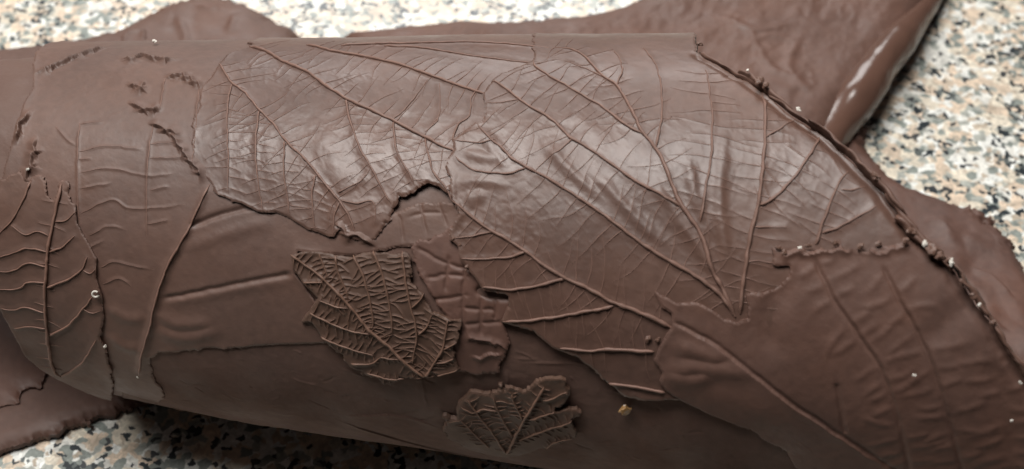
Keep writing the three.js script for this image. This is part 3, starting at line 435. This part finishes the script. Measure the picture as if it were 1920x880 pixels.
{ // its thick edge, rolled over and shiny
  const c = new THREE.CatmullRomCurve3([[1786, -60, 0.005], [1738, 10, 0.0085], [1694, 66, 0.0118], [1648, 124, 0.0134], [1608, 182, 0.0128], [1580, 222, 0.0095], [1540, 280, 0.008], [1500, 340, 0.006]].map(([x, y, h]) => { const [a, b] = onPlane(x, y, h); return new THREE.Vector3(a, h, b); })), P = [], C = [], U = [], I = [], n = 220, m = 40;
  for (let k = 0; k <= n; k++) { const f = k / n, p = c.getPointAt(f), t = c.getTangentAt(f), side = new THREE.Vector3(0, 1, 0).cross(t).normalize(), up = t.clone().cross(side), r = (0.0042 + 0.0042 * smooth(0.1, 0.55, f) - 0.002 * smooth(0.7, 1, f)) * (1 + 0.1 * noise(f * 9, 2)); for (let q = 0; q <= m; q++) { const w = q / m * 2 * Math.PI, rr = r * (1 + 0.1 * fbm(f * 11, Math.sin(w) * 2 + 5, 3)), v = p.clone().addScaledVector(side, Math.cos(w) * rr).addScaledVector(up, Math.sin(w) * rr); P.push(v.x, Math.max(v.y, 0.0006), v.z); const tt = 1 + 0.08 * fbm(f * 20, w, 3); C.push(CHOC[0] * tt, CHOC[1] * tt * 0.97, CHOC[2] * tt * 0.95); U.push(f * 0.12, w * 0.008); if (k && q) { const x = k * (m + 1) + q, y = x - m - 1; I.push(y - 1, x - 1, y, y, x - 1, x); } } }
  const g = new THREE.BufferGeometry(); g.setAttribute('position', new THREE.Float32BufferAttribute(P, 3)); g.setAttribute('color', new THREE.Float32BufferAttribute(C, 3)); g.setAttribute('uv', new THREE.Float32BufferAttribute(U, 2)); g.setIndex(I); g.computeVertexNormals();
  mesh('rolled_edge', g, chocolate(0.27, 0.00002), backSheet.thing, 'thick rolled shiny edge');
}
// inner turns of the roll showing past its left end
{
  const P = [], C = [], U = [], I = [], rows = 200, cols = 60;
  for (let j = 0; j <= rows; j++) for (let i = 0; i <= cols; i++) { const b = (-110 + 165 * j / rows) * Math.PI / 180 * RM, a = -0.235 + 0.16 * i / cols, t = 1 + 0.1 * fbm(a * 50, b * 50, 3); P.push(...onRoll(a, b, -0.0048 + 0.0018 * fbm(a * 40, b * 40, 3) - 0.03 * smooth(-0.16, -0.235, a))); C.push(CHOC[0] * t, CHOC[1] * t, CHOC[2] * t); U.push(a, b); if (i && j) { const k = j * (cols + 1) + i, l = k - cols - 1; I.push(l - 1, k - 1, l, l, k - 1, k); } }
  const g = new THREE.BufferGeometry(); g.setAttribute('position', new THREE.Float32BufferAttribute(P, 3)); g.setAttribute('color', new THREE.Float32BufferAttribute(C, 3)); g.setAttribute('uv', new THREE.Float32BufferAttribute(U, 2)); g.setIndex(I); g.computeVertexNormals();
  mesh('inner_turn', g, MAT.satin, roll);
}
// thin broken lip standing up along the torn right end
{
  const flat = new Sheet({ outline: [[-1, -1], [1, -1], [1, 1]], cell: 0.5, lift: 0, curl: 0, bevel: 0, ragged: 0 });
  const bs = trace(RIM).map((p) => p[1]);
  function lip(b0, b1, off, h0, tall, thin) {
    const P = [], C = [], U = [], I = [], sides = 8, n = Math.ceil((b1 - b0) / 0.0004);
    for (let k = 0; k <= n; k++) {
      const f = k / n, b = b0 + (b1 - b0) * f, end = smooth(0, 0.08, f) * smooth(0, 0.08, 1 - f), a0 = rightEnd(b) + off + 0.0007 * noise(b * 130, 7) * end, T = tall * (0.7 + 0.45 * noise(b * 140, off * 5e3) + 0.15 * noise(b * 520, 3)) * (0.2 + 0.8 * end), w = thin * (1 + 0.5 * noise(b * 500, 11)) * (0.3 + 0.7 * end), lean = 0.8 * noise(b * 90, 21) + 0.3 * noise(b * 400, 5);
      for (let m = 0; m < sides; m++) { const q = m / sides * 2 * Math.PI, c = Math.cos(q) * w, v = Math.sin(q) * T, t = 1.1 + 0.15 * noise(b * 700, m); P.push(...onRoll(a0 + c + lean * Math.max(0, v), b, h0 + v)); C.push(CHOC[0] * t * 1.05, CHOC[1] * t, CHOC[2] * t * 0.96); U.push(a0 + c, b + v); }
      if (k) for (let m = 0; m < sides; m++) { const x = (k - 1) * sides + m, y = (k - 1) * sides + (m + 1) % sides; I.push(x, y, x + sides, y, y + sides, x + sides); }
    }
    const g = new THREE.BufferGeometry(); g.setAttribute('position', new THREE.Float32BufferAttribute(P, 3)); g.setAttribute('color', new THREE.Float32BufferAttribute(C, 3)); g.setAttribute('uv', new THREE.Float32BufferAttribute(U, 2)); g.setIndex(I); g.computeVertexNormals(); mesh('rim_lip', g, MAT.rib, roll);
  }
  for (const [i, j, off, h, tall, thin] of [[0, 3, 0.0002, 0.0018, 0.0016, 0.0006], [2, 5, 0.0006, 0.002, 0.0022, 0.0007], [4, 7, 0, 0.0022, 0.0018, 0.0007], [6, 9, 0.0004, 0.0024, 0.0026, 0.0008], [8, 11, 0.0004, 0.0028, 0.003, 0.0009], [10, 13, 0, 0.0026, 0.0024, 0.0009], [11, 14, -0.0016, 0.003, 0.0018, 0.001], [13, 16, 0, 0.0028, 0.0026, 0.0008], [15, 18, 0.0003, 0.0026, 0.002, 0.0007], [17, 21, 0, 0.0028, 0.0024, 0.0008]]) lip(bs[i], bs[j], off, h, tall, thin);
}

// ---------------------------------------------------------------- crumbs
const whiteMat = new THREE.MeshPhysicalMaterial({ color: new THREE.Color(0.62, 0.58, 0.52), roughness: 0.5 }), brownMat = new THREE.MeshPhysicalMaterial({ color: new THREE.Color(0.13, 0.07, 0.05), roughness: 0.5 }), amberMat = new THREE.MeshPhysicalMaterial({ color: new THREE.Color(0.3, 0.17, 0.07), roughness: 0.22 });
function lump(r, sx, sy, sz) { const g = new THREE.IcosahedronGeometry(r, 2), p = g.attributes.position; for (let k = 0; k < p.count; k++) { const x = p.getX(k), y = p.getY(k), z = p.getZ(k), q = 1 + 0.6 * noise(x / r * 1.9 + r * 9e4, y / r * 1.7 + z / r * 1.3); p.setXYZ(k, x * q * sx, y * q * sy, z * q * sz); } g.computeVertexNormals(); return g; }
function crumb(px, py, r, h, label, mat, group, sx = 1.3, sz = 0.8, name = 'crumb') { let [a, b] = pick(px, py); a = Math.min(a, rightEnd(b) - 0.0007); const o = mesh(numbered(name), lump(r, sx, 0.6, sz), mat, scene); o.position.set(...onRoll(a, b, h + 0.4 * r)); o.rotation.set(b / RM, rnd() * 6, 0); o.userData = { label, category: name === 'crumb' ? 'crumb' : 'flake' }; if (group) o.userData.group = group; return o; }
for (const [x, y, r] of [[1722, 463, 0.0006], [1776, 496, 0.0007], [1848, 570, 0.0004], [1492, 231, 0.0005], [1410, 163, 0.0004]]) crumb(x, y, r, 0.0052, 'tiny white crumb caught on the torn right rim of the roll', whiteMat, 'white crumbs on the torn rim');
for (const [x, y, r] of [[1492, 468, 0.0004], [1704, 690, 0.0004], [1900, 704, 0.0004], [1885, 770, 0.0003]]) crumb(x, y, r, 0.0045, 'tiny pale crumb on the dull reddish leaf sheet', whiteMat, 'pale crumbs on the reddish leaf sheet');
for (const [x, y, r] of [[58, 322, 0.0004], [203, 632, 0.0005], [263, 683, 0.0003]]) crumb(x, y, r, 0.0026, 'tiny white crumb by the veined leaf at the left end', whiteMat, 'white crumbs at the left end');
crumb(290, 88, 0.0006, 0.0016, 'white crumb on the top ridge of the smooth leaf sheet', whiteMat);
for (const [x, y, r] of [[1436, 178, 0.0013], [1446, 186, 0.0009], [1655, 346, 0.0011], [1700, 440, 0.001], [1690, 455, 0.0008], [1735, 472, 0.0014], [1750, 484, 0.0011], [1768, 492, 0.0008], [1800, 530, 0.0009], [1812, 552, 0.0008], [1856, 600, 0.0007], [1320, 112, 0.0009]]) crumb(x, y, r, 0.0042, 'brown chocolate crumb stuck on the torn right rim of the roll', brownMat, 'brown crumbs on the torn rim', 1.1, 0.9);
for (const [x, y, r] of [[1455, 468, 0.0007], [1466, 476, 0.0006], [1510, 464, 0.0007], [1560, 460, 0.0006], [1608, 464, 0.0008], [1640, 460, 0.0006]]) crumb(x, y, r, 0.0034, 'brown crumb on the torn upper edge of the dull reddish sheet', brownMat, 'brown crumbs on the sheet edge', 1.2, 0.8);
for (const [x, y, r] of [[852, 448, 0.0007], [864, 460, 0.0006], [876, 500, 0.0007], [1340, 588, 0.0006], [1215, 628, 0.0008], [1232, 632, 0.0006]]) crumb(x, y, r, 0.0022, 'brown crumb along the broken edge of the fanned leaf', brownMat, 'brown crumbs by the fanned leaf', 1.2, 0.8);
crumb(1172, 762, 0.0014, 0.0012, 'glossy amber flake on the dark lower face of the roll', amberMat, null, 1.3, 0.9, 'amber_flake');
{ const [a, b] = pick(185, 543), o = mesh('curled_crumb', new THREE.TorusGeometry(0.00085, 0.0003, 8, 24, 5), whiteMat, scene); o.position.set(...onRoll(a, b, 0.003)); o.rotation.set(b / RM - Math.PI / 2, 0, 0.8); o.userData = { label: 'curled white shaving shaped like a small open ring', category: 'crumb' }; }

// ---------------------------------------------------------------- window and lamp outside the frame
function fitting(name, label, category, light, o, glow) {
  const t = thing(name, label, category); t.position.copy(light.position); t.quaternion.copy(light.quaternion);
  const pane = mesh(glow, new THREE.BoxGeometry(o.w, o.h, 0.01), new THREE.MeshStandardMaterial({ color: 0xffffff, emissive: new THREE.Color(...o.color), emissiveIntensity: 1 }), t); pane.position.z = 0.012;
  const white = new THREE.MeshStandardMaterial({ color: new THREE.Color(0.75, 0.75, 0.73), roughness: 0.5 });
  for (const [x, y, w, h] of [[0, o.h / 2 + 0.03, o.w + 0.12, 0.06], [0, -o.h / 2 - 0.03, o.w + 0.12, 0.06], [-o.w / 2 - 0.03, 0, 0.06, o.h], [o.w / 2 + 0.03, 0, 0.06, o.h]]) mesh('frame', new THREE.BoxGeometry(w, h, 0.04), white, t).position.set(x, y, 0.02);
}
fitting('kitchen_window', 'white framed daylight window above and behind the counter', 'window', winLight, WINDOW, 'pane');
fitting('ceiling_lamp', 'square white ceiling lamp over the counter', 'lamp', lampLight, LAMP, 'diffuser');
renderer.render(scene, camera);
